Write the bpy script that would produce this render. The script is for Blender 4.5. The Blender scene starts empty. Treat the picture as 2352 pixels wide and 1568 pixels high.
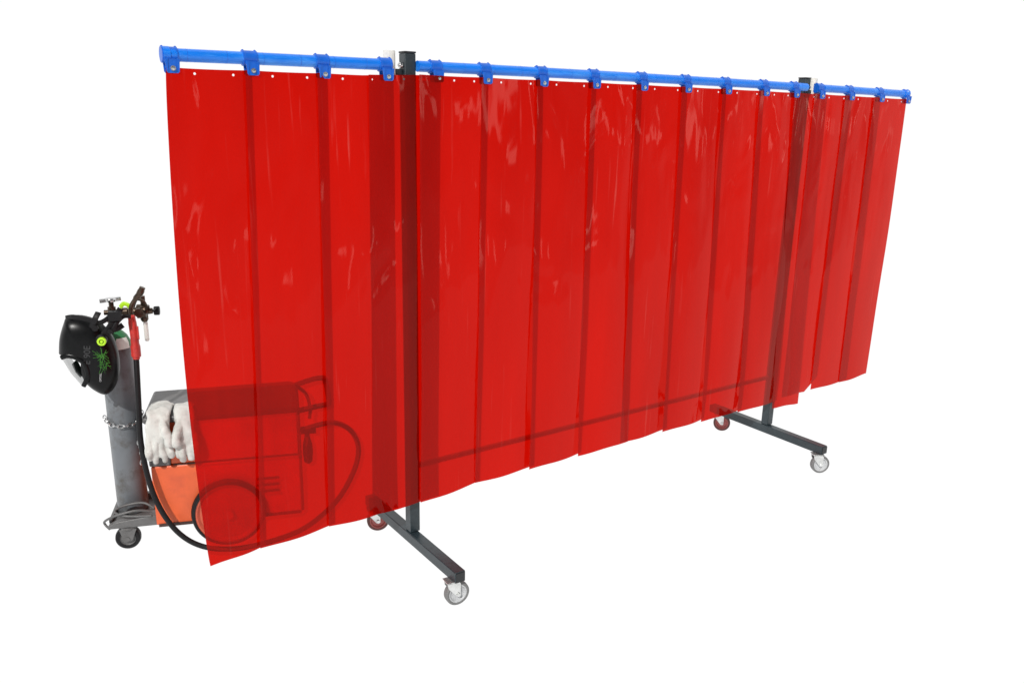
import bpy, bmesh, math, random
from mathutils import Vector, Matrix, noise as mnoise
random.seed(4)
scene=bpy.context.scene
col=scene.collection
# ------------------------------------------------------------ materials
def newmat(name):
    m=bpy.data.materials.new(name); m.use_nodes=True
    nt=m.node_tree; b=nt.nodes["Principled BSDF"]; return m,nt,b
def mat(name,c,rough=.5,metal=0,var=.12,scale=30,bump=0.0,spec=.5,dirt=None,dirtscale=6,stretch=(1,1,1)):
    m,nt,b=newmat(name)
    tc=nt.nodes.new("ShaderNodeTexCoord"); mp=nt.nodes.new("ShaderNodeMapping"); mp.inputs["Scale"].default_value=stretch
    nt.links.new(tc.outputs["Object"],mp.inputs[0])
    n=nt.nodes.new("ShaderNodeTexNoise"); n.inputs["Scale"].default_value=scale; n.inputs["Detail"].default_value=6
    nt.links.new(mp.outputs[0],n.inputs["Vector"])
    r=nt.nodes.new("ShaderNodeValToRGB")
    r.color_ramp.elements[0].position=.3; r.color_ramp.elements[1].position=.7
    r.color_ramp.elements[0].color=[x*(1-var) for x in c]+[1]
    r.color_ramp.elements[1].color=[min(1,x*(1+var)) for x in c]+[1]
    nt.links.new(n.outputs["Fac"],r.inputs[0]); out=r.outputs[0]
    if dirt:
        n2=nt.nodes.new("ShaderNodeTexNoise"); n2.inputs["Scale"].default_value=dirtscale; n2.inputs["Detail"].default_value=8
        n2.inputs["Roughness"].default_value=.7
        nt.links.new(mp.outputs[0],n2.inputs["Vector"])
        r2=nt.nodes.new("ShaderNodeValToRGB"); r2.color_ramp.elements[0].position=.5; r2.color_ramp.elements[1].position=.72
        nt.links.new(n2.outputs["Fac"],r2.inputs[0])
        mx=nt.nodes.new("ShaderNodeMix"); mx.data_type='RGBA'
        nt.links.new(r2.outputs[0],mx.inputs[0]); nt.links.new(out,mx.inputs[6]); mx.inputs[7].default_value=list(dirt)+[1]
        out=mx.outputs[2]
    nt.links.new(out,b.inputs["Base Color"])
    b.inputs["Roughness"].default_value=rough; b.inputs["Metallic"].default_value=metal
    b.inputs["Specular IOR Level"].default_value=spec
    if bump:
        bp=nt.nodes.new("ShaderNodeBump"); bp.inputs["Strength"].default_value=bump; bp.inputs["Distance"].default_value=.003
        nt.links.new(n.outputs["Fac"],bp.inputs["Height"]); nt.links.new(bp.outputs[0],b.inputs["Normal"])
    return m
M_blue=mat("blue_plastic",(.004,.175,.74),.25,0,.10,14,.03,dirt=(.06,.31,.86),dirtscale=9,stretch=(.5,3,3))
M_blued=mat("blue_clamp_plastic",(.003,.11,.56),.33,0,.1,40)
M_post=mat("dark_grey_powder_coat",(.018,.028,.034),.38,0,.15,60,.15,dirt=(.034,.047,.056),dirtscale=5)
M_bar=mat("light_grey_bar",(.55,.50,.48),.5,0,.1,30)
M_cap=mat("black_cap",(.012,.014,.016),.5)
M_zinc=mat("zinc_plated_steel",(.72,.73,.72),.28,.85,.15,40)
M_tyre=mat("grey_rubber",(.16,.16,.16),.6,0,.1,30)
M_tyrer=mat("red_brown_rubber",(.13,.045,.04),.6,0,.1,30)
M_rim=mat("light_grey_nylon",(.48,.49,.50),.35,0,.08,30)
M_rimred=mat("red_brown_nylon",(.42,.11,.10),.45,0,.1,30)
M_white=mat("white_plastic",(.75,.73,.68),.5,0,.05,20)
M_orange=mat("orange_enamel",(.68,.11,.03),.4,0,.06,20,dirt=(.52,.08,.03),dirtscale=4)
M_seam=mat("dark_seam",(.05,.02,.015),.5)
M_hub=mat("worn_orange_wheel",(.50,.085,.04),.5,0,.1,20)
M_greyp=mat("grey_enamel",(.115,.115,.115),.45,0,.12,30,.05,dirt=(.07,.065,.06),dirtscale=7)
M_cyl=mat("grey_cylinder_paint",(.140,.153,.167),.38,0,.08,20,.05,dirt=(.065,.056,.047),dirtscale=12)
M_green=mat("green_cylinder_shoulder",(.03,.20,.07),.45)
M_black=mat("black_shell_plastic",(.004,.0045,.005),.30,0,.2,60,spec=.20)
M_blackr=mat("black_rubber",(.008,.008,.009),.5,0,.2,60,spec=.25)
M_lime=mat("lime_plastic",(.45,.80,.02),.4)
M_limed=mat("green_print",(.07,.36,.03),.5)
M_greyt=mat("grey_print",(.035,.037,.04),.5)
M_brass=mat("tarnished_brass",(.085,.062,.045),.34,.8,.4,60)
M_chrome=mat("chrome",(.6,.6,.6),.22,1,.1,40)
M_redh=mat("red_torch_plastic",(.58,.04,.03),.4,0,.15,40,dirt=(.30,.02,.02),dirtscale=20)
M_leather=mat("pale_split_leather",(.60,.605,.575),.85,0,.06,30,.2,.2,dirt=(.36,.36,.33),dirtscale=9)
M_paper=mat("white_label",(.8,.85,.8),.5)
m,nt,b=newmat("clear_lens"); b.inputs["Base Color"].default_value=(.45,.5,.48,1); b.inputs["Roughness"].default_value=.08
b.inputs["Alpha"].default_value=.55; M_lens=m
m,nt,b=newmat("clear_tube"); b.inputs["Base Color"].default_value=(.75,.75,.7,1); b.inputs["Roughness"].default_value=.15; b.inputs["Alpha"].default_value=.6; M_tube=m
M_dark=mat("lens_dark",(.01,.03,.02),.15)
def curtain_mat():
    m=bpy.data.materials.new("red_pvc_sheet"); m.use_nodes=True; nt=m.node_tree; N=nt.nodes; L=nt.links
    for n in list(N): N.remove(n)
    out=N.new("ShaderNodeOutputMaterial")
    tc=N.new("ShaderNodeTexCoord")
    def noise(scale,detail=4,rough=.55,dist=0):
        mp=N.new("ShaderNodeMapping"); mp.inputs["Scale"].default_value=scale; L.new(tc.outputs["Object"],mp.inputs[0])
        n=N.new("ShaderNodeTexNoise"); n.inputs["Scale"].default_value=1.; n.inputs["Detail"].default_value=detail; n.inputs["Roughness"].default_value=rough; n.inputs["Distortion"].default_value=dist
        L.new(mp.outputs[0],n.inputs["Vector"]); return n.outputs["Fac"]
    def mrange(s,a,b_,c,d):
        k=N.new("ShaderNodeMapRange"); k.inputs[1].default_value=a; k.inputs[2].default_value=b_; k.inputs[3].default_value=c; k.inputs[4].default_value=d; L.new(s,k.inputs[0]); return k.outputs[0]
    def M(op,a,bb):
        k=N.new("ShaderNodeMath"); k.operation=op
        for i,x in enumerate((a,bb)):
            if isinstance(x,(int,float)): k.inputs[i].default_value=x
            elif x is not None: L.new(x,k.inputs[i])
        return k.outputs[0]
    n=noise((3.5,3.5,.7),3)
    rr=N.new("ShaderNodeValToRGB"); e=rr.color_ramp.elements
    e[0].position=.34; e[0].color=(.49,.002,.0002,1); e[1].position=.70; e[1].color=(.62,.0035,.0004,1)
    L.new(n,rr.inputs[0])
    tr=N.new("ShaderNodeBsdfTransparent"); L.new(rr.outputs[0],tr.inputs[0])
    rf=N.new("ShaderNodeBsdfRefraction"); L.new(rr.outputs[0],rf.inputs[0]); rf.inputs["Roughness"].default_value=.12; rf.inputs["IOR"].default_value=1.05
    mt_=N.new("ShaderNodeMixShader"); mt_.inputs[0].default_value=.22; L.new(tr.outputs[0],mt_.inputs[1]); L.new(rf.outputs[0],mt_.inputs[2])
    glint_=M('MULTIPLY',mrange(noise((50,50,1.6),3,.6),.62,.80,0,1),mrange(noise((2.5,2.5,1.8),3),.46,.66,0,1))  # painted glints: pale vertical streaks in the sheet's diffuse colour
    dc=N.new("ShaderNodeMix"); dc.data_type='RGBA'; L.new(M('MULTIPLY',glint_,.5),dc.inputs[0]); dc.inputs[6].default_value=(.66,.006,.0015,1); dc.inputs[7].default_value=(.9,.42,.35,1)
    df=N.new("ShaderNodeBsdfDiffuse"); L.new(dc.outputs[2],df.inputs[0])
    tl=N.new("ShaderNodeBsdfTranslucent"); L.new(dc.outputs[2],tl.inputs[0])
    hz=N.new("ShaderNodeMixShader"); hz.inputs[0].default_value=.25; L.new(df.outputs[0],hz.inputs[1]); L.new(tl.outputs[0],hz.inputs[2])
    mx=N.new("ShaderNodeMixShader"); L.new(M('ADD',mrange(noise((9,9,.5),3),.3,.7,.27,.35),M('MULTIPLY',glint_,.08)),mx.inputs[0]); L.new(mt_.outputs[0],mx.inputs[1]); L.new(hz.outputs[0],mx.inputs[2])  # haze share varies in vertical streaks, imitating a glossy sheen
    bp=N.new("ShaderNodeBump"); bp.inputs["Strength"].default_value=1; bp.inputs["Distance"].default_value=.013; L.new(noise((5,5,2.2),1.2,.4,1.0),bp.inputs["Height"])
    bp2=N.new("ShaderNodeBump"); bp2.inputs["Strength"].default_value=.4; bp2.inputs["Distance"].default_value=.004; L.new(noise((24,24,.8),0,.5,.2),bp2.inputs["Height"]); L.new(bp.outputs[0],bp2.inputs["Normal"])
    gl=N.new("ShaderNodeBsdfGlossy"); gl.inputs["Roughness"].default_value=.045; L.new(bp2.outputs[0],gl.inputs["Normal"])
    gl.inputs[0].default_value=(1,.62,.55,1)
    fr=N.new("ShaderNodeFresnel"); fr.inputs[0].default_value=1.28
    mg=N.new("ShaderNodeMixShader"); L.new(fr.outputs[0],mg.inputs[0]); L.new(mx.outputs[0],mg.inputs[1]); L.new(gl.outputs[0],mg.inputs[2])
    gt=N.new("ShaderNodeMath"); gt.operation='LESS_THAN'; gt.inputs[1].default_value=.0038
    uv=N.new("ShaderNodeUVMap"); sp=N.new("ShaderNodeSeparateXYZ"); L.new(uv.outputs[0],sp.inputs[0])
    ax=M('SUBTRACT',sp.outputs[0],.062); ay=M('SUBTRACT',sp.outputs[1],.016)
    L.new(M('SQRT',M('ADD',M('MULTIPLY',ax,ax),M('MULTIPLY',ay,ay)),None),gt.inputs[0])
    t2=N.new("ShaderNodeBsdfTransparent")
    mh=N.new("ShaderNodeMixShader"); L.new(gt.outputs[0],mh.inputs[0]); L.new(mg.outputs[0],mh.inputs[1]); L.new(t2.outputs[0],mh.inputs[2])
    L.new(mh.outputs[0],out.inputs[0])
    return m
M_pvc=curtain_mat()
# ------------------------------------------------------------ helpers
def finish(name,bm,mt,parent=None,smooth=True,bevel=0,label=None):
    me=bpy.data.meshes.new(name); bm.normal_update(); bm.to_mesh(me); bm.free()
    o=bpy.data.objects.new(name,me); col.objects.link(o)
    for x in (mt if isinstance(mt,(list,tuple)) else [mt]): me.materials.append(x)
    if smooth:
        for p in me.polygons: p.use_smooth=True
        try: me.set_sharp_from_angle(angle=math.radians(40))
        except Exception: pass
    if bevel:
        b=o.modifiers.new("b",'BEVEL'); b.width=bevel; b.segments=2; b.limit_method='ANGLE'; b.angle_limit=math.radians(50)
    if parent: o.parent=parent
    if label: o["label"]=label
    return o
def box(bm,x0,x1,y0,y1,z0,z1,mi=0,mtx=None):
    vs=[Vector((x,y,z)) for x in (x0,x1) for y in (y0,y1) for z in (z0,z1)]
    if mtx: vs=[mtx@p for p in vs]
    v=[bm.verts.new(p) for p in vs]
    for f in ((0,1,3,2),(4,6,7,5),(0,4,5,1),(2,3,7,6),(0,2,6,4),(1,5,7,3)):
        bm.faces.new([v[i] for i in f]).material_index=mi
def frame(d):
    d=d.normalized(); a=Vector((0,0,1)) if abs(d.z)<.9 else Vector((1,0,0))
    s=d.cross(a).normalized(); return s,s.cross(d).normalized()
def tube(bm,pts,r,n=14,mi=0,cap=True,flat=(1,1)):
    pts=[Vector(p) for p in pts]; rs=r if isinstance(r,(list,tuple)) else [r]*len(pts)
    rings=[]; s=None
    for i,p in enumerate(pts):
        d=(pts[min(i+1,len(pts)-1)]-pts[max(i-1,0)])
        if d.length<1e-9: d=Vector((0,0,1))
        d.normalize()
        if s is None: s,t=frame(d)
        else:
            s=(s-d*s.dot(d)).normalized(); t=s.cross(d)
        rings.append([bm.verts.new(p+(s*math.cos(a)*flat[0]+t*math.sin(a)*flat[1])*rs[i]) for a in [2*math.pi*k/n for k in range(n)]])
    for a,b in zip(rings,rings[1:]):
        for k in range(n): bm.faces.new((a[k],a[(k+1)%n],b[(k+1)%n],b[k])).material_index=mi
    if cap:
        bm.faces.new(rings[0][::-1]).material_index=mi; bm.faces.new(rings[-1]).material_index=mi
def lathe(bm,c,axis,prof,n=32,mi=0,ring=False):
    c=Vector(c); ax=Vector(axis).normalized(); s,t=frame(ax)
    rings=[]
    for h,r in prof:
        rings.append([bm.verts.new(c+ax*h+(s*math.cos(2*math.pi*k/n)+t*math.sin(2*math.pi*k/n))*max(r,1e-4)) for k in range(n)])
    prs=list(zip(rings,rings[1:]))
    if ring: prs.append((rings[-1],rings[0]))
    for a,b in prs:
        for k in range(n): bm.faces.new((a[k],a[(k+1)%n],b[(k+1)%n],b[k])).material_index=mi
    if not ring:
        bm.faces.new(rings[0][::-1]).material_index=mi; bm.faces.new(rings[-1]).material_index=mi
    bmesh.ops.recalc_face_normals(bm,faces=bm.faces)
def spline(P,k=8):
    P=[Vector(p) for p in P]; o=[]
    for i in range(len(P)-1):
        a=P[max(i-1,0)];b=P[i];c=P[i+1];d=P[min(i+2,len(P)-1)]
        for j in range(k):
            t=j/k; o.append(.5*((2*b)+(c-a)*t+(2*a-5*b+4*c-d)*t*t+(3*b-a-3*c+d)*t**3))
    return o+[P[-1]]
def empty(name,loc,label,cat):
    e=bpy.data.objects.new(name,None); e.empty_display_size=.1; e.location=loc; col.objects.link(e)
    e["label"]=label; e["category"]=cat; return e
def P(o,e):
    o.parent=e; o.matrix_parent_inverse=Matrix.Translation(-e.location) if e.type=='EMPTY' else Matrix.Identity(4)
    return o
def shapely(bm,outline,c,thick,axes,rings=7,mi=0):
    U,V,W=axes; cx=sum(p[0] for p in outline)/len(outline); cy=sum(p[1] for p in outline)/len(outline)
    layers=[]
    for i in range(-rings,rings+1):
        a=i/rings*math.pi/2*.985; s=math.cos(a)**.55; w=math.sin(a)*thick
        layers.append([bm.verts.new(Vector(c)+U*(cx+(x-cx)*s)+V*(cy+(y-cy)*s)+W*w) for x,y in outline])
    n=len(outline)
    for a,b in zip(layers,layers[1:]):
        for k in range(n): bm.faces.new((a[k],a[(k+1)%n],b[(k+1)%n],b[k])).material_index=mi
    bm.faces.new(layers[0][::-1]); bm.faces.new(layers[-1])
    bmesh.ops.recalc_face_normals(bm,faces=bm.faces)
# ============================================================ WELDING SCREEN
LP=2.30
scr=empty("welding_screen",(LP/2,0,0),"wide mobile welding screen with red translucent strips on blue rails","welding screen")
def railz(x): 
    t=(x-1.2)/2.05
    return 2.006-.009*t*t
YR=-.03
for i,x in enumerate((0,LP)):
    bm=bmesh.new(); h=.0225
    box(bm,x-h,x+h,-h,h,.157,2.046)
    o=P(finish("post",bm,M_post,bevel=.003),scr)
    bm=bmesh.new(); box(bm,x-h-.001,x+h+.001,-h-.001,h+.001,2.0465,2.053)
    P(finish("post_cap",bm,M_cap,bevel=.002),o)
    sgn=-1 if i==0 else 1
    bm=bmesh.new(); lathe(bm,(x+sgn*h,-.005,2.005),(sgn,0,0),[(0,.006),(.004,.006),(.004,.011),(.012,.011),(.012,.005),(.018,.005)],16)
    P(finish("bolt",bm,M_chrome),o)
    bm=bmesh.new(); h2=.0225; xb=x-.006
    box(bm,xb-h2,xb+h2,-.388,.40,.111,.156)
    fb=P(finish("foot_beam",bm,M_post,bevel=.003),scr)
    for ya,yb in ((-.392,-.3885),(.4005,.404)):
        bm=bmesh.new(); box(bm,xb-h2+.003,xb+h2-.003,ya,yb,.114,.153)
        P(finish("beam_end_cap",bm,M_cap,bevel=.001),fb)
    bm=bmesh.new(); xs=x+sgn*.072
    tube(bm,[(xs,.0,1.955),(xs,.0,2.052)],.021,24)
    P(finish("pivot_sleeve",bm,M_white),scr)
    bm=bmesh.new()
    box(bm,min(x+sgn*.0235,xs),max(x+sgn*.0235,xs),-.008,.008,1.97,1.992)
    P(finish("pivot_bracket",bm,M_post,bevel=.002),scr)
def caster(x,y,rot,rim,tyre,e):
    R=Matrix.Translation((x,y,0))@Matrix.Rotation(rot,4,'Z')
    r=.0500; off=.020
    bm=bmesh.new()
    box(bm,-.03,.03,-.024,.024,.1080,.1105,0,R)
    lathe(bm,R@Vector((0,0,.1030)),(0,0,1),[(0,.02),(.002,.023),(.005,.02)],24)
    for s in (-1,1):
        pts=[(-.026,.104),(.024,.104),(.030,.094),(off+.010,.044),(off+.004,.040),(off-.008,.042),(-.022,.084)]
        a=[bm.verts.new(R@Vector((p[0],s*.0175,p[1]))) for p in pts]; b2=[bm.verts.new(R@Vector((p[0],s*.0198,p[1]))) for p in pts]
        bm.faces.new(a); bm.faces.new(b2)
        for k in range(len(pts)): bm.faces.new((a[k],a[(k+1)%len(pts)],b2[(k+1)%len(pts)],b2[k]))
    box(bm,-.026,.024,-.0198,.0198,.1015,.1040,0,R)
    ax=(R.to_3x3()@Vector((0,1,0)))
    lathe(bm,R@Vector((off,-.025,r)),ax,[(0,.003),(0,.008),(.005,.008),(.005,.004),(.045,.004),(.045,.008),(.05,.008),(.05,.003)],12)
    bmesh.ops.recalc_face_normals(bm,faces=bm.faces)
    o=P(finish("caster",bm,M_zinc,bevel=.001),e)
    bm=bmesh.new(); c=R@Vector((off,-.0150,r))
    lathe(bm,c,ax,[(0,.038),(-.001,.044),(.003,.0493),(.0145,.0500),(.026,.0493),(.030,.044),(.029,.038)],40,ring=True)
    w=P(finish("wheel",bm,tyre),o)
    bm=bmesh.new(); lathe(bm,c,ax,[(.001,.006),(.001,.012),(.007,.014),(.008,.029),(.001,.033),(.001,.0385),(.028,.0385),(.028,.033),(.021,.029),(.022,.014),(.028,.012),(.028,.006)],40)
    P(finish("wheel_rim",bm,rim),w)
    return o
caster(-.022,-.352,math.radians(-6),M_rim,M_tyre,scr)
caster(-.012,.352,math.radians(-22),M_rimred,M_tyrer,scr)["label"]="caster with red-brown wheel"
caster(LP-.025,-.362,math.radians(-30),M_rim,M_tyre,scr)
caster(LP+.006,.352,math.radians(-50),M_rimred,M_tyrer,scr)["label"]="caster with red-brown wheel"
bm=bmesh.new(); box(bm,.0235,LP-.0235,.0,.02,.430,.448)
P(finish("crossbar",bm,M_bar,bevel=.002),scr)
RR=.0195
def rail(x0,x1,openend=None):
    bm=bmesh.new(); n=int((x1-x0)/.04)+2
    pts=[(x0+(x1-x0)*i/n,YR,railz(x0+(x1-x0)*i/n)) for i in range(n+1)]
    tube(bm,pts,RR,28,cap=True)
    x=x0+.06
    while x<x1-.03:
        tube(bm,[(x-.0007,YR,railz(x)),(x+.0007,YR,railz(x))],RR+.0003,28,mi=1)
        x+=.125+random.uniform(-.01,.01)
    if openend is not None:
        s=openend; xe=x0 if s<0 else x1
        lathe(bm,(xe-s*.030,YR,railz(xe)),(s,0,0),[(0,RR+.0003),(0,.0218),(.018,.0218),(.020,.0245),(.040,.0245),(.040,.0210),(.0402,.0205)],36)
        lathe(bm,(xe+s*.0110,YR,railz(xe)),(s,0,0),[(0,.001),(0,.0200),(.0006,.0200)],32,mi=2)  # black disc over the closed end, painting the shade inside the tube
    return P(finish("rail",bm,[M_blue,M_blued,M_cap]),scr)
rail(-.836,-.108,-1)["label"]="blue tube arm with black disc for its shaded hollow end"
rail(.0235,LP-.0235); rail(LP+.115,3.20,1)
CX=[-.823,-.58,-.338,-.104,.098,.311,.579,.851,1.123,1.395,1.663,1.938,2.175,2.385,2.646,2.929,3.198]
def clamp_meshes():
    bm=bmesh.new()
    for dx in (-.017,.014):
        lathe(bm,(dx-.004,0,0),(1,0,0),[(0,RR+.0004),(0,RR+.0012),(.001,RR+.0016),(.005,RR+.0016),(.006,RR+.0012),(.006,RR+.0004)],28)
    lathe(bm,(-.017,0,0),(1,0,0),[(0,RR+.0003),(0,RR+.0008),(.030,RR+.0008),(.030,RR+.0003)],28)
    box(bm,-.020,-.016,-.003,.003,RR+.001,RR+.0030); box(bm,.011,.015,-.003,.003,RR+.001,RR+.0030)
    def prism(pts,y0,y1):
        a=[bm.verts.new((p[0],y0,p[1])) for p in pts]; b=[bm.verts.new((p[0],y1,p[1])) for p in pts]
        bm.faces.new(a); bm.faces.new(b[::-1])
        for k in range(len(pts)): bm.faces.new((a[k],b[k],b[(k+1)%len(pts)],a[(k+1)%len(pts)]))
    tab=[(-.018,-.012),(.015,-.012),(.014,-.042),(.011,-.046),(-.013,-.046),(-.016,-.042)]
    prism(tab,-.0285,-.0245); prism(tab,.000,.004)
    prism([(-.019,-.010),(-.011,-.010),(-.012,-.043),(-.016,-.043)],-.0306,-.0287)
    prism([(.009,-.010),(.016,-.010),(.014,-.043),(.010,-.043)],-.0306,-.0287)
    prism([(-.017,-.008),(.014,-.008),(.014,-.017),(-.017,-.017)],-.0242,-.0005)
    bmesh.ops.recalc_face_normals(bm,faces=bm.faces)
    o=finish("rail_clamp",bm,M_blued,bevel=.001)
    bm=bmesh.new()
    lathe(bm,(-.001,-.0295,-.034),(0,-1,0),[(0,.0065),(.002,.0065),(.002,.0050),(.005,.0045),(.0055,.002)],14)
    b=finish("bolt",bm,M_chrome); b.parent=o
    return o,b
c0,b0=clamp_meshes()
for i,x in enumerate(CX):
    if i==0: c,b=c0,b0
    else:
        c=c0.copy(); b=b0.copy(); col.objects.link(c); col.objects.link(b); b.parent=c
    c.location=(x,YR,railz(x)); c.rotation_euler=(random.uniform(-.05,.05),0,0)
    if x<0: c.scale=(1.25,1.02,1.16)
    P(c,scr)
ST=[(-.844,-.581,-.842,-.631,.289,.298),
(-.607,-.327,-.653,-.354,.296,.306),
(-.368,-.081,-.387,-.086,.306,.302),
(-.182,.112,-.204,.101,.302,.304),
(.012,.314,.008,.309,.305,.320),
(.281,.580,.278,.604,.320,.318),
(.541,.857,.560,.880,.318,.320),
(.821,1.119,.832,1.156,.320,.319),
(1.073,1.396,1.110,1.439,.319,.322),
(1.349,1.658,1.386,1.719,.322,.321),
(1.619,1.932,1.662,2.011,.321,.318),
(1.883,2.22,1.950,2.32,.317,.308),
(2.154,2.44,2.25,2.500,.278,.258),
(2.320,2.665,2.33,2.655,.330,.322),
(2.585,2.930,2.600,2.975,.324,.322),
(2.850,3.190,2.88,3.176,.320,.326)]
for i,(a0,a1,b0_,b1_,z0,z1) in enumerate(ST):
    bm=bmesh.new(); uvl=bm.loops.layers.uv.new("UVMap")
    nx,nz=26,100; ph=random.uniform(0,6.28); amp=random.uniform(.003,.008); curl=random.uniform(-.003,.005)
    ycen=-.052; sh=.006
    if i==4: ycen=-.060
    far=1 if i<12 else .4
    if i>=12: amp*=.5; sh=.005; curl*=.4
    g=[]; uvs={}
    for k in range(nz+1):
        t=k/nz; row=[]
        for j in range(nx+1):
            s=j/nx
            x=(a0+(a1-a0)*s)*(1-t)+(b0_+(b1_-b0_)*s)*t
            y=ycen-sh*(1-2*s)
            y+=-(amp+.004*t**1.5*far)*math.sin(math.pi*s)*math.sin(math.pi*min(1,t*3)/2)
            y+=.007*t*math.sin(ph+5*t+2*s)*far+curl*max(0,t-.93)*10*(s-.2)
            nn=mnoise.noise(Vector((x*3.8+i*7,t*3.2,i*3.1)))
            y+=-.011*nn*far*math.sin(math.pi*min(1,t*6)/2)*(1-.5*t)*(.25+.75*math.sin(math.pi*s))
            if i==0: x+=(.003*math.sin(1+6*t)*t)-.022*(1-s)*max(0,math.sin(math.pi*t))**.7
            else: x+=(.005*math.sin(ph+4*t)*t+.0025*math.sin(9*t+ph)*t**.5)
            if i>12: x+=.006*math.sin(13*t+ph)*t*(1-.6*t)
            if i==15: x+=.014*s*math.sin(math.pi*t)
            if i==13: x-=.11*max(0,(t-.955)/.045)*s
            top=.029+.008*max(0,min(1,(-x-.0)/.2))
            zt=railz(x)-top+(-.002)*math.sin(math.pi*s)
            zb=z0+(z1-z0)*s+.003*math.sin(2*math.pi*s+ph)
            z=zt*(1-t)+zb*t
            v=bm.verts.new((x,y,z)); row.append(v)
            uvs[v]=(min(abs(c-x) for c in CX),(railz(x)-top)-z)
        g.append(row)
    for k in range(nz):
        for j in range(nx):
            f=bm.faces.new((g[k][j],g[k+1][j],g[k+1][j+1],g[k][j+1]))
            for l in f.loops: l[uvl].uv=uvs[l.vert]
    P(finish("curtain_strip",bm,M_pvc,smooth=True),scr)
# ============================================================ CART + WELDING MACHINE
th=math.radians(-20); CO=Vector((-.607,.578,0))
CM=Matrix.Translation(CO)@Matrix.Rotation(th,4,'Z')
def W(u,v,z): return CM@Vector((u,v,z))
U=(CM.to_3x3()@Vector((1,0,0))); V=(CM.to_3x3()@Vector((0,1,0))); Z=Vector((0,0,1))
cart=empty("welding_machine_cart",CO+V*.2,"orange and grey welding machine on wheeled cart behind the curtain","welding machine")
def prismv(bm,pts,v0,v1,mi=0):
    a=[bm.verts.new(W(p[0],v0,p[1])) for p in pts]; b=[bm.verts.new(W(p[0],v1,p[1])) for p in pts]
    bm.faces.new(a).material_index=mi; bm.faces.new(b[::-1]).material_index=mi
    for k in range(len(pts)): bm.faces.new((a[k],b[k],b[(k+1)%len(pts)],a[(k+1)%len(pts)])).material_index=mi
    bmesh.ops.recalc_face_normals(bm,faces=bm.faces)
bm=bmesh.new(); prismv(bm,[(-.28,.115),(.325,.105),(.327,.385),(-.28,.385)],.02,.37)
P(finish("lower_housing",bm,M_orange,bevel=.006),cart)
bm=bmesh.new(); prismv(bm,[(-.20,.390),(.322,.390),(.322,.585),(-.20,.577)],.024,.366)
P(finish("upper_housing",bm,M_orange,bevel=.004),cart)
bm=bmesh.new(); prismv(bm,[(-.285,.577),(.330,.587),(.330,.600),(.30,.614),(-.29,.604),(-.30,.59)],.016,.374)
prismv(bm,[(.3235,.12),(.335,.12),(.335,.586),(.3235,.586)],.012,.372)
prismv(bm,[(-.285,.386),(-.201,.386),(-.201,.576),(-.285,.576)],.018,.372)
P(finish("grey_cover",bm,M_greyp,bevel=.006),cart)
bm=bmesh.new()
for k in range(3): box(bm,.14,.235,.0165,.0195,.225+.03*k,.235+.03*k,0,CM)
box(bm,-.19,.32,.0205,.0235,.3855,.3895,0,CM)
box(bm,-.27,.32,.0165,.0195,.108,.122,0,CM)
P(finish("vent_slots",bm,M_seam),cart)
bm=bmesh.new(); tube(bm,[W(*p) for p in spline([(.325,.35,.60),(.40,.35,.622),(.445,.345,.628),(.458,.32,.628),(.462,.18,.62),(.462,.05,.61),(.452,.025,.61),(.41,.02,.605),(.325,.02,.59)],6)],.012,12)
tube(bm,[W(*p) for p in spline([(.33,.33,.60),(.37,.32,.56),(.385,.30,.50),(.38,.29,.45)],6)],.008,12)
P(finish("handle",bm,M_blackr),cart)
bm=bmesh.new(); lathe(bm,W(.362,.03,.34),(0,0,1),[(0,.008),(.01,.018),(.05,.022),(.09,.020),(.12,.012),(.16,.008)],20)
box(bm,.336,.40,.01,.05,.485,.505,0,CM)
P(finish("cable_connector",bm,M_blackr),cart)
def bigwheel(v):
    bm=bmesh.new(); c=W(.018,v-.02,.158)
    lathe(bm,c,V,[(0,.136),(-.002,.140),(.0,.146),(.008,.151),(.02,.154),(.032,.151),(.04,.146),(.042,.140),(.04,.136)],64,ring=True)
    w=P(finish("wheel",bm,M_blackr),cart)
    bm=bmesh.new(); lathe(bm,c,V,[(-.012,.01),(-.012,.020),(.008,.024),(.014,.045),(.014,.118),(.004,.128),(.004,.137),(.036,.137),(.036,.128),(.03,.1),(.03,.02),(.04,.01)],64)
    P(finish("wheel_rim",bm,M_hub),w)
bigwheel(-.004); bigwheel(.40)
bm=bmesh.new(); tube(bm,[W(.018,.02,.158),W(.018,.38,.158)],.01,12); P(finish("axle",bm,M_zinc),cart)
bm=bmesh.new(); prismv(bm,[(-.475,.105),(-.281,.105),(-.281,.150),(-.30,.150),(-.44,.135),(-.475,.120)],.045,.075)
prismv(bm,[(-.475,.105),(-.281,.105),(-.281,.150),(-.30,.150),(-.44,.135),(-.475,.120)],.29,.32)
box(bm,-.470,-.282,.0755,.2895,.108,.118,0,CM)
box(bm,-.476,-.462,.0755,.2895,.1185,.135,0,CM)
P(finish("cylinder_platform",bm,M_greyp,bevel=.003),cart)
bm=bmesh.new()
tube(bm,[W(*p) for p in spline([(-.30,.06,.165),(-.36,.05,.18),(-.44,.05,.165),(-.487,.06,.14),(-.49,.07,.118),(-.47,.05,.105)],6)],.005,10)
tube(bm,[W(*p) for p in spline([(-.29,.07,.172),(-.34,.10,.19),(-.42,.10,.182),(-.45,.08,.168),(-.40,.05,.158),(-.30,.045,.152)],6)],.005,10)
P(finish("coiled_lead",bm,M_greyp),cart)
bm=bmesh.new()
lathe(bm,W(-.40,.07,.09),(0,0,1),[(0,.028),(.006,.032),(.0145,.030)],24)
for s in (-1,1):
    pts=[(-.435,.098),(-.365,.098),(-.385,.045),(-.405,.038),(-.42,.045)]
    prismv(bm,pts,.07+s*.024-.0015,.07+s*.024+.0015)
P(finish("caster_bracket",bm,M_greyp,bevel=.001),cart)
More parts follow.
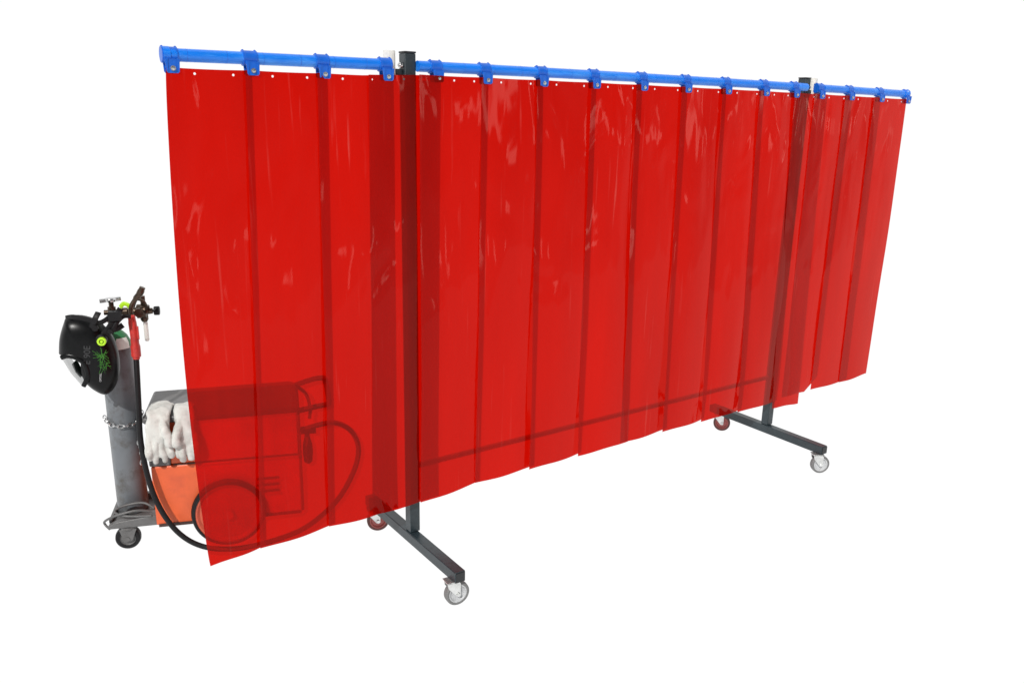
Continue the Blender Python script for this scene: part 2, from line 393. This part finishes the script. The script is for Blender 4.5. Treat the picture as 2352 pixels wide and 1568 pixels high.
bm=bmesh.new(); c=W(-.405,.052,.052)
lathe(bm,c,V,[(0,.032),(-.001,.044),(.004,.050),(.018,.052),(.032,.050),(.037,.044),(.036,.032)],40,ring=True)
w=P(finish("caster_wheel",bm,M_blackr),cart)
bm=bmesh.new(); lathe(bm,c,V,[(-.010,.004),(-.010,.010),(.003,.012),(.006,.028),(.001,.033),(.035,.033),(.03,.02),(.03,.004)],32)
P(finish("wheel_hub",bm,M_greyp),w)
bm=bmesh.new()
def link(bm,c,d,tw,R=.0105,r=.0026):
    s,t=frame(Vector(d)); d=Vector(d).normalized(); n=(s*math.cos(tw)+t*math.sin(tw))
    pts=[Vector(c)+d*math.cos(a)*R*1.3+n*math.sin(a)*R*.75 for a in [2*math.pi*k/12 for k in range(13)]]
    tube(bm,pts,r,6,cap=False)
path=[]
for k in range(40):
    a=math.radians(-175+k*5.07); path.append(W(-.397+.073*math.cos(a),.20+.073*math.sin(a),.565-.03*math.sin(math.pi*k/39)))
pr=spline([W(-.331,.16,.56),W(-.322,.12,.54),W(-.330,.105,.47),W(-.322,.10,.41),W(-.328,.10,.36)],8)
allp=path+pr
acc=[allp[0]]
for a,b in zip(allp,allp[1:]):
    if (b-acc[-1]).length>.019: acc.append(b)
for k in range(len(acc)-1): link(bm,(acc[k]+acc[k+1])/2,acc[k+1]-acc[k],(k%2)*math.pi/2+.4)
P(finish("chain",bm,M_chrome),cart)
# ============================================================ GAS CYLINDER
gas=empty("gas_cylinder",W(-.397,.2,.12),"slim grey gas cylinder with green shoulder chained to the cart","gas cylinder")
R0=.0635
bm=bmesh.new(); lathe(bm,W(-.397,.2,.1185),(0,0,1),[(0,.05),(.004,.060),(.015,R0),(.735,R0),(.755,.062)],48)
P(finish("bottle",bm,M_cyl),gas)
bm=bmesh.new(); lathe(bm,W(-.397,.2,.8737),(0,0,1),[(0,.062),(.02,.058),(.042,.048),(.058,.034),(.068,.022),(.075,.019),(.095,.019)],48)
P(finish("shoulder",bm,M_green),gas)
bm=bmesh.new(); n=10
ra=[bm.verts.new(W(-.397+(.0625)*math.cos(a),.2+.0625*math.sin(a),.868)) for a in [math.radians(-80+k*6) for k in range(n)]]
rb=[bm.verts.new(W(-.397+(.0605)*math.cos(a),.2+.0605*math.sin(a),.893)) for a in [math.radians(-80+k*6) for k in range(n)]]
rc=[bm.verts.new(W(-.397+(.053)*math.cos(a),.2+.053*math.sin(a),.914)) for a in [math.radians(-74+k*5) for k in range(n)]]
for q1,q2 in ((ra,rb),(rb,rc)):
    for k in range(n-1): bm.faces.new((q1[k],q1[k+1],q2[k+1],q2[k]))
for v_ in bm.verts:
    d=v_.co-W(-.397,.2,v_.co.z); v_.co+=d.normalized()*.0022
P(finish("paper_label",bm,M_paper),gas)
bm=bmesh.new(); lathe(bm,W(-.397,.2,.968),(0,0,1),[(0,.018),(.01,.024),(.03,.024),(.035,.016),(.07,.016),(.072,.010),(.09,.010)],20)
lathe(bm,W(-.397,.2,1.015),U,[(-.03,.011),(.04,.011),(.04,.018),(.06,.018),(.06,.012),(.075,.012)],16)
P(finish("valve",bm,M_brass),gas)
bm=bmesh.new(); lathe(bm,W(-.397,.2,1.058),(0,0,1),[(0,.010),(.004,.022),(.012,.024),(.018,.020),(.02,.006)],10)
tube(bm,[W(-.438,.19,1.066),W(-.36,.21,1.070)],.009,10)
P(finish("valve_handwheel",bm,M_chrome),gas)
bm=bmesh.new()
lathe(bm,W(-.335,.2,1.015),U,[(0,.012),(.01,.018),(.03,.018),(.035,.030),(.070,.030),(.075,.014),(.095,.012)],20)
lathe(bm,W(-.275,.2,.970),(0,0,1),[(0,.010),(.01,.016),(.035,.016),(.04,.025),(.068,.025),(.073,.010),(.11,.010)],16)
lathe(bm,W(-.285,.19,1.02),-V,[(0,.014),(.03,.014),(.03,.019),(.045,.019)],16)
tube(bm,[W(*p) for p in spline([(-.31,.18,1.04),(-.29,.16,1.075),(-.262,.16,1.06),(-.262,.19,1.02)],5)],.006,10)
reg=P(finish("regulator",bm,M_brass),gas)
bm=bmesh.new(); lathe(bm,W(-.245,.2,1.015),U,[(0,.006),(.01,.006),(.01,.018),(.016,.019),(.03,.019),(.032,.016)],24)
g=P(finish("pressure_gauge",bm,M_blackr),reg)
bm=bmesh.new(); lathe(bm,W(-.273,.2,.885),(0,0,1),[(0,.006),(.005,.0095),(.080,.0095),(.084,.007)],20)
g=P(finish("flow_tube",bm,M_tube),reg)
# ============================================================ HELMET
hel=empty("welding_helmet",W(-.46,.07,.88),"black welding helmet with lime knob hanging on the gas cylinder","welding helmet")
OUT=[(-.586,.877),(-.577,.936),(-.556,.995),(-.540,1.020),(-.490,1.023),(-.435,1.000),(-.405,.962),(-.381,.918),(-.370,.850),(-.374,.780),(-.398,.718),(-.432,.690),(-.466,.706),(-.498,.742),(-.512,.790),(-.510,.850),(-.545,.866)]
HV=.055; OUT=[(a+.009,b+.018) for a,b in OUT]
cl=spline([Vector((a,b,0)) for a,b in OUT+[OUT[0]]],4)[:-1]
bm=bmesh.new(); shapely(bm,[(p.x,p.y) for p in cl],CO+V*HV,.066,(U,Z,V),9)
bmesh.ops.triangulate(bm,faces=[f for f in bm.faces if len(f.verts)>4])
P(finish("helmet_shell",bm,M_black),hel)
bm=bmesh.new()
for (u0,z0,u1,z1,vv,mi) in ((-.556,.874,-.500,.765,.048,0),(-.526,.850,-.500,.792,.040,1)):
    a=[]
    for k in range(13):
        w=(k/12-.5)*2; bow=(1-w*w)*.010
        dn=Vector((-.86,-.5))*bow
        a.append((bm.verts.new(W(u0+dn.x,HV+w*vv,z0+dn.y)),bm.verts.new(W((u0+u1)/2+dn.x*1.3-.003,HV+w*vv,(z0+z1)/2+dn.y*1.3-.002)),bm.verts.new(W(u1+dn.x,HV+w*vv,z1+dn.y))))
    for k in range(12):
        for j in (0,1): bm.faces.new((a[k][j],a[k][j+1],a[k+1][j+1],a[k+1][j])).material_index=mi
P(finish("visor",bm,[M_lens,M_dark]),hel)
bm=bmesh.new()
tube(bm,[W(*p) for p in spline([(-.560,HV-.050,.885),(-.535,HV-.057,.893),(-.505,HV-.062,.885),(-.478,HV-.064,.86),(-.470,HV-.064,.82),(-.478,HV-.062,.79),(-.492,HV-.055,.765)],6)],[.006]*37,10,flat=(1,1.6))
P(finish("visor_frame",bm,M_black),hel)
bm=bmesh.new(); lathe(bm,W(-.405,HV-.058,.955),-V,[(0,.020),(.006,.022),(.016,.020),(.018,.016)],24)
P(finish("side_mount",bm,M_blackr),hel)
bm=bmesh.new(); lathe(bm,W(-.402,HV-.075,.952),-V,[(0,.009),(0,.0165),(.012,.0165),(.013,.014),(.013,.009)],24,ring=True)
lathe(bm,W(-.402,HV-.075,.952),-V,[(0,.004),(0,.006),(.012,.006),(.012,.004)],12)
kn=P(finish("adjusting_knob",bm,M_lime),hel)
bm=bmesh.new()
def strap(pts,r=.009,fl=(.25,1)): tube(bm,[W(*p) for p in spline(pts,6)],r,10,flat=fl)
strap([(-.535,HV-.01,1.035),(-.50,HV-.04,1.045),(-.45,HV-.05,1.035),(-.415,HV-.05,1.02),(-.385,HV-.045,1.03),(-.352,HV-.03,1.06)],.010)
strap([(-.44,HV-.05,1.0),(-.42,HV-.055,1.04),(-.41,HV-.04,1.06)],.012)
strap([(-.40,HV-.055,.97),(-.375,HV-.05,1.0),(-.35,HV-.04,1.04),(-.33,HV-.03,1.07)],.012)
strap([(-.37,HV-.055,.975),(-.35,HV-.05,1.01),(-.325,HV-.03,1.035),(-.30,HV-.01,1.03)],.008)
strap([(-.40,HV-.04,.99),(-.36,HV-.03,.985),(-.33,HV-.02,1.0)],.012)
box(bm,-.375,-.328,HV-.055,HV-.03,1.025,1.062,0,CM)
lathe(bm,W(-.425,HV-.05,1.0),-V,[(0,.012),(.012,.012)],16); lathe(bm,W(-.372,HV-.055,.985),-V,[(0,.010),(.010,.010)],16)
P(finish("headgear",bm,M_blackr,bevel=.002),hel)
bm=bmesh.new(); strap([(-.345,.10,1.058),(-.330,.09,1.074),(-.314,.085,1.070),(-.306,.085,1.058)],.009,(.35,1))
P(finish("lime_headgear_pad",bm,M_lime),hel)
def text(s,size,loc,rotang,mt,name,ext=.0004):
    cu=bpy.data.curves.new(name,'FONT'); cu.body=s; cu.size=size; cu.extrude=ext; cu.align_x='CENTER'; cu.align_y='CENTER'
    to=bpy.data.objects.new(name,cu); col.objects.link(to)
    R=Matrix((U,Z,-V)).transposed().to_4x4()
    to.matrix_world=Matrix.Translation(loc)@R@Matrix.Rotation(rotang,4,'Z')
    dg=bpy.context.evaluated_depsgraph_get(); me=bpy.data.meshes.new_from_object(to.evaluated_get(dg)); 
    me.transform(to.matrix_world); bpy.data.objects.remove(to)
    o=bpy.data.objects.new(name,me); col.objects.link(o); me.materials.clear(); me.materials.append(mt); return o
P(text("E 90E",.034,W(-.462,HV-.0668,.895),math.radians(84),M_greyt,"side_lettering"),hel)
P(text("OPTREL",.010,W(-.424,HV-.0655,.80),math.radians(82),M_rim,"chin_lettering"),hel)
bm=bmesh.new()
c=Vector((-.408,.868))
for k in range(30):
    a=random.uniform(0,6.28); L=.008+.018*random.random()
    p=c+Vector((random.uniform(-.014,.014),random.uniform(-.028,.028)))
    d=Vector((math.cos(a),math.sin(a)*1.5))*L; nn=Vector((-d.y,d.x)).normalized()*.0004
    q=[p-d-nn,p+d-nn*.3,p+d+nn*.3,p-d+nn]
    bm.faces.new([bm.verts.new(W(x.x,HV-.0672-.00008*k,x.y)) for x in q])
P(finish("green_line_print",bm,M_limed,smooth=False),hel)
# ============================================================ TORCH
tor=empty("welding_torch",W(-.30,.09,.95),"red-handled welding torch hanging by the cylinder, long black cable","welding torch")
bm=bmesh.new(); tube(bm,[W(*p) for p in spline([(-.303,.075,1.03),(-.301,.07,1.0),(-.298,.065,.95),(-.298,.065,.90),(-.299,.07,.865),(-.300,.07,.845)],4)],[.010]+[.0145]*3+[.016]*8+[.019]*6+[.014]*3,16)
box(bm,-.286,-.279,.055,.068,.93,.985,0,CM)
P(finish("torch_handle",bm,M_redh,bevel=.002),tor)
bm=bmesh.new(); pts=spline([(-.303,.075,1.025),(-.302,.08,1.06),(-.285,.085,1.09),(-.265,.085,1.115),(-.252,.085,1.14)],5)
tube(bm,[W(*p) for p in pts],[.009]*11+[.012]*4+[.0135]*3+[.0115]*3,14)
P(finish("torch_neck",bm,M_brass),tor)
bm=bmesh.new()
hose=spline([(-.300,.07,.855),(-.300,.05,.78),(-.303,.030,.65),(-.305,.005,.52),(-.290,-.02,.38),(-.262,-.03,.25),(-.212,-.04,.14),(-.15,-.045,.065),(-.07,-.055,.024),(.03,-.065,.012),(.12,-.055,.012),(.22,-.02,.013),(.32,.02,.025),(.41,.02,.085),(.49,.02,.165),(.55,.02,.27),(.578,.015,.36),(.575,.02,.43),(.54,.025,.49),(.48,.03,.52),(.41,.03,.515),(.335,.03,.495)],8)
tube(bm,[W(*p) for p in hose],.0112,14)
P(finish("torch_cable",bm,M_blackr),tor)
# ============================================================ GLOVES
def glove(u0,seed,w=1.0,vt=.14,tilt=0.0):
    """cuff and palm as one broad folded sheet over the machine edge, four separate fingers and a thumb"""
    rnd=random.Random(seed)
    bm=bmesh.new()
    # palm / cuff : broad flattened section swept over the edge
    path=[(0,vt+.004,.606,.050,.011),(0,vt*.85,.622,.053,.015),(0,vt*.55,.627,.046,.016),(0,vt*.25,.625,.045,.017),(0,.010,.612,.047,.019),(0,-.012,.582,.050,.020),(0,-.018,.545,.051,.018),(0,-.018,.512,.049,.015)]
    sp=spline([Vector((p[0],p[1],p[2])) for p in path],4); N_=len(sp)
    rings=[]
    for i,p in enumerate(sp):
        f=i/4; a=int(min(f,len(path)-2)); ff=min(1,f-a)
        hw=(path[a][3]*(1-ff)+path[a+1][3]*ff)*w; ht=path[a][4]*(1-ff)+path[a+1][4]*ff
        d=(sp[min(i+1,N_-1)]-sp[max(i-1,0)]).normalized(); nrm=Vector((0,-d.z,d.y)); 
        if nrm.z<0 and i<N_*.5: nrm=-nrm
        if nrm.y>0 and i>=N_*.5: nrm=-nrm
        rg=[]
        for k in range(32):
            an=2*math.pi*k/32; cx=math.copysign(abs(math.cos(an))**.75,math.cos(an)); sy=math.copysign(abs(math.sin(an))**.9,math.sin(an))
            fold=.0035*math.sin(3.2*an+i*.35+seed)+.003*math.sin(i*.8+seed)*abs(cx)
            rg.append(bm.verts.new(W(u0+tilt*(i/N_)+hw*cx,p.y+nrm.y*(ht*sy+fold*sy),p.z+nrm.z*(ht*sy+fold*sy))))
        rings.append(rg)
    for a,b in zip(rings,rings[1:]):
        for k in range(32): bm.faces.new((a[k],a[(k+1)%32],b[(k+1)%32],b[k]))
    bm.faces.new(rings[0][::-1]); bm.faces.new(rings[-1])
    for k,o in enumerate((-.037,-.0125,.0125,.036)):
        o*=w; L=[.074,.094,.088,.068][k]; fx=u0+tilt+o; b_=rnd.uniform(-.014,.002); sx=rnd.uniform(-.006,.006)
        pts=[(fx*1.0,-.018,.535),(fx+o*.05,-.020,.510),(fx+o*.12+sx*.3,-.022+b_*.6,.510-L*.35),(fx+o*.16+sx*.7,-.020+b_,.510-L*.7),(fx+o*.20+sx,-.012+b_*.5,.510-L)]
        rr=[.0135,.0150,.0142,.0136,.0105]
        s2=spline(pts,5); r2=[]
        for i in range(len(s2)):
            f=i/5; a=int(min(f,3)); r2.append(rr[a]+(rr[a+1]-rr[a])*min(1,f-a))
        r2[-1]*=.55
        tube(bm,[W(*p) for p in s2],r2,16)
    sg=1 if seed%2 else -1
    s2=spline([(u0+sg*.015*w,-.006,.595),(u0+sg*.028*w,-.036,.570),(u0+sg*.040*w,-.047,.535),(u0+sg*.036*w,-.046,.498)],5)
    tube(bm,[W(*p) for p in s2],[.018]*5+[.0165]*5+[.0145]*5+[.009],16)
    bmesh.ops.recalc_face_normals(bm,faces=bm.faces)
    o=finish("welding_glove",bm,M_leather)
    r=o.modifiers.new("r",'REMESH'); r.mode='VOXEL'; r.voxel_size=.0022; r.use_smooth_shade=True
    s=o.modifiers.new("s",'SMOOTH'); s.iterations=5; s.factor=.6
    for sc,st in ((.05,.016),(.026,.006)):
        tx=bpy.data.textures.new("crease",'CLOUDS'); tx.noise_scale=sc; tx.noise_depth=0
        d=o.modifiers.new("d",'DISPLACE'); d.texture=tx; d.strength=st; d.mid_level=.5; d.texture_coords='GLOBAL'
    s=o.modifiers.new("s2",'SMOOTH'); s.iterations=3; s.factor=.5
    o["category"]="glove"; o["group"]="pair of leather work gloves on the machine"
    return o
g1=glove(-.228,1,.96,.14,-.004); g1["label"]="pale leather welding glove draped over machine edge, fingers down"
g2=glove(-.132,2,.78,.12,.004); g2["label"]="pale leather glove hanging partly behind red curtain"
# ============================================================ SETTING
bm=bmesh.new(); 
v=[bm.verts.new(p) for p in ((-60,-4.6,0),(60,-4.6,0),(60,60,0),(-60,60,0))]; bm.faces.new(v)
m=bpy.data.materials.new("white_glow_floor"); m.use_nodes=True; nt=m.node_tree
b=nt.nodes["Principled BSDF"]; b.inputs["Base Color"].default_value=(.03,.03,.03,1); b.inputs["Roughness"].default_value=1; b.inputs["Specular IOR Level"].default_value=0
b.inputs["Emission Color"].default_value=(1,1,1,1); b.inputs["Emission Strength"].default_value=1.0  # floor glows white by itself, which hides contact shadows
fl=finish("floor",bm,m,smooth=False); fl["kind"]="structure"; fl["label"]="plain seamless white floor, glowing by itself so no shadows show"; fl["category"]="floor"
w=bpy.data.worlds.new("World"); scene.world=w; w.use_nodes=True; nt=w.node_tree; N=nt.nodes; L=nt.links
bg=N["Background"]
tc=N.new("ShaderNodeTexCoord")
dp=N.new("ShaderNodeVectorMath"); dp.operation='DOT_PRODUCT'; dp.inputs[1].default_value=(.45,.893,0); L.new(tc.outputs["Generated"],dp.inputs[0])
mr=N.new("ShaderNodeMapRange"); mr.interpolation_type='SMOOTHSTEP'; mr.inputs[1].default_value=-.25; mr.inputs[2].default_value=.05; L.new(dp.outputs["Value"],mr.inputs[0])
mp=N.new("ShaderNodeMapping"); mp.inputs["Scale"].default_value=(8,8,9); L.new(tc.outputs["Generated"],mp.inputs[0])
no=N.new("ShaderNodeTexVoronoi"); no.feature='F1'; no.distance='CHEBYCHEV'; no.inputs["Scale"].default_value=1.0; L.new(mp.outputs[0],no.inputs["Vector"])
rp=N.new("ShaderNodeValToRGB"); rp.color_ramp.elements[0].position=.13; rp.color_ramp.elements[0].color=(3.4,3.4,3.2,1); rp.color_ramp.elements[1].position=.20; rp.color_ramp.elements[1].color=(0,0,0,1)  # invented bright patches behind the camera, added to give the curtain highlights
L.new(no.outputs["Distance"],rp.inputs[0])
sx=N.new("ShaderNodeSeparateXYZ"); L.new(tc.outputs["Generated"],sx.inputs[0])
me_=N.new("ShaderNodeMapRange"); me_.inputs[1].default_value=-.40; me_.inputs[2].default_value=.35; L.new(sx.outputs[2],me_.inputs[0])
er=N.new("ShaderNodeValToRGB"); er.color_ramp.interpolation='EASE'; er.color_ramp.elements[0].position=0; er.color_ramp.elements[0].color=(.95,.95,.95,1); er.color_ramp.elements[1].position=1; er.color_ramp.elements[1].color=(.07,.07,.08,1)
L.new(me_.outputs[0],er.inputs[0])
ad=N.new("ShaderNodeMix"); ad.data_type='RGBA'; ad.blend_type='ADD'; ad.inputs[0].default_value=1; L.new(er.outputs[0],ad.inputs[6]); L.new(rp.outputs[0],ad.inputs[7])
mx=N.new("ShaderNodeMix"); mx.data_type='RGBA'; L.new(mr.outputs[0],mx.inputs[0]); L.new(ad.outputs[2],mx.inputs[6]); mx.inputs[7].default_value=(1.02,1.02,1.02,1)
L.new(mx.outputs[2],bg.inputs[0]); bg.inputs[1].default_value=1.0
s=bpy.data.lights.new("key","SUN"); s.energy=3.2; s.angle=math.radians(1.0); s.color=(1,.98,.95)
so=bpy.data.objects.new("key_light",s); col.objects.link(so)
so.rotation_euler=Vector((.72,.62,-.82)).to_track_quat('-Z','Y').to_euler()
cd=bpy.data.cameras.new("camera"); cam=bpy.data.objects.new("camera",cd); col.objects.link(cam); scene.camera=cam
cd.sensor_width=36; cd.lens=29.117; cd.clip_end=300; cd.clip_start=.05
RM=Matrix(((0.81728,0.13762,-0.55956),(-0.57583,0.23141,-0.78413),(0.02158,0.96307,0.26837)))
cam.matrix_world=Matrix.Translation((-1.4959,-2.782,1.858))@RM.to_4x4()
scene.view_settings.view_transform='Standard'
try: scene.view_settings.look='None'
except Exception: pass
scene.view_settings.exposure=0
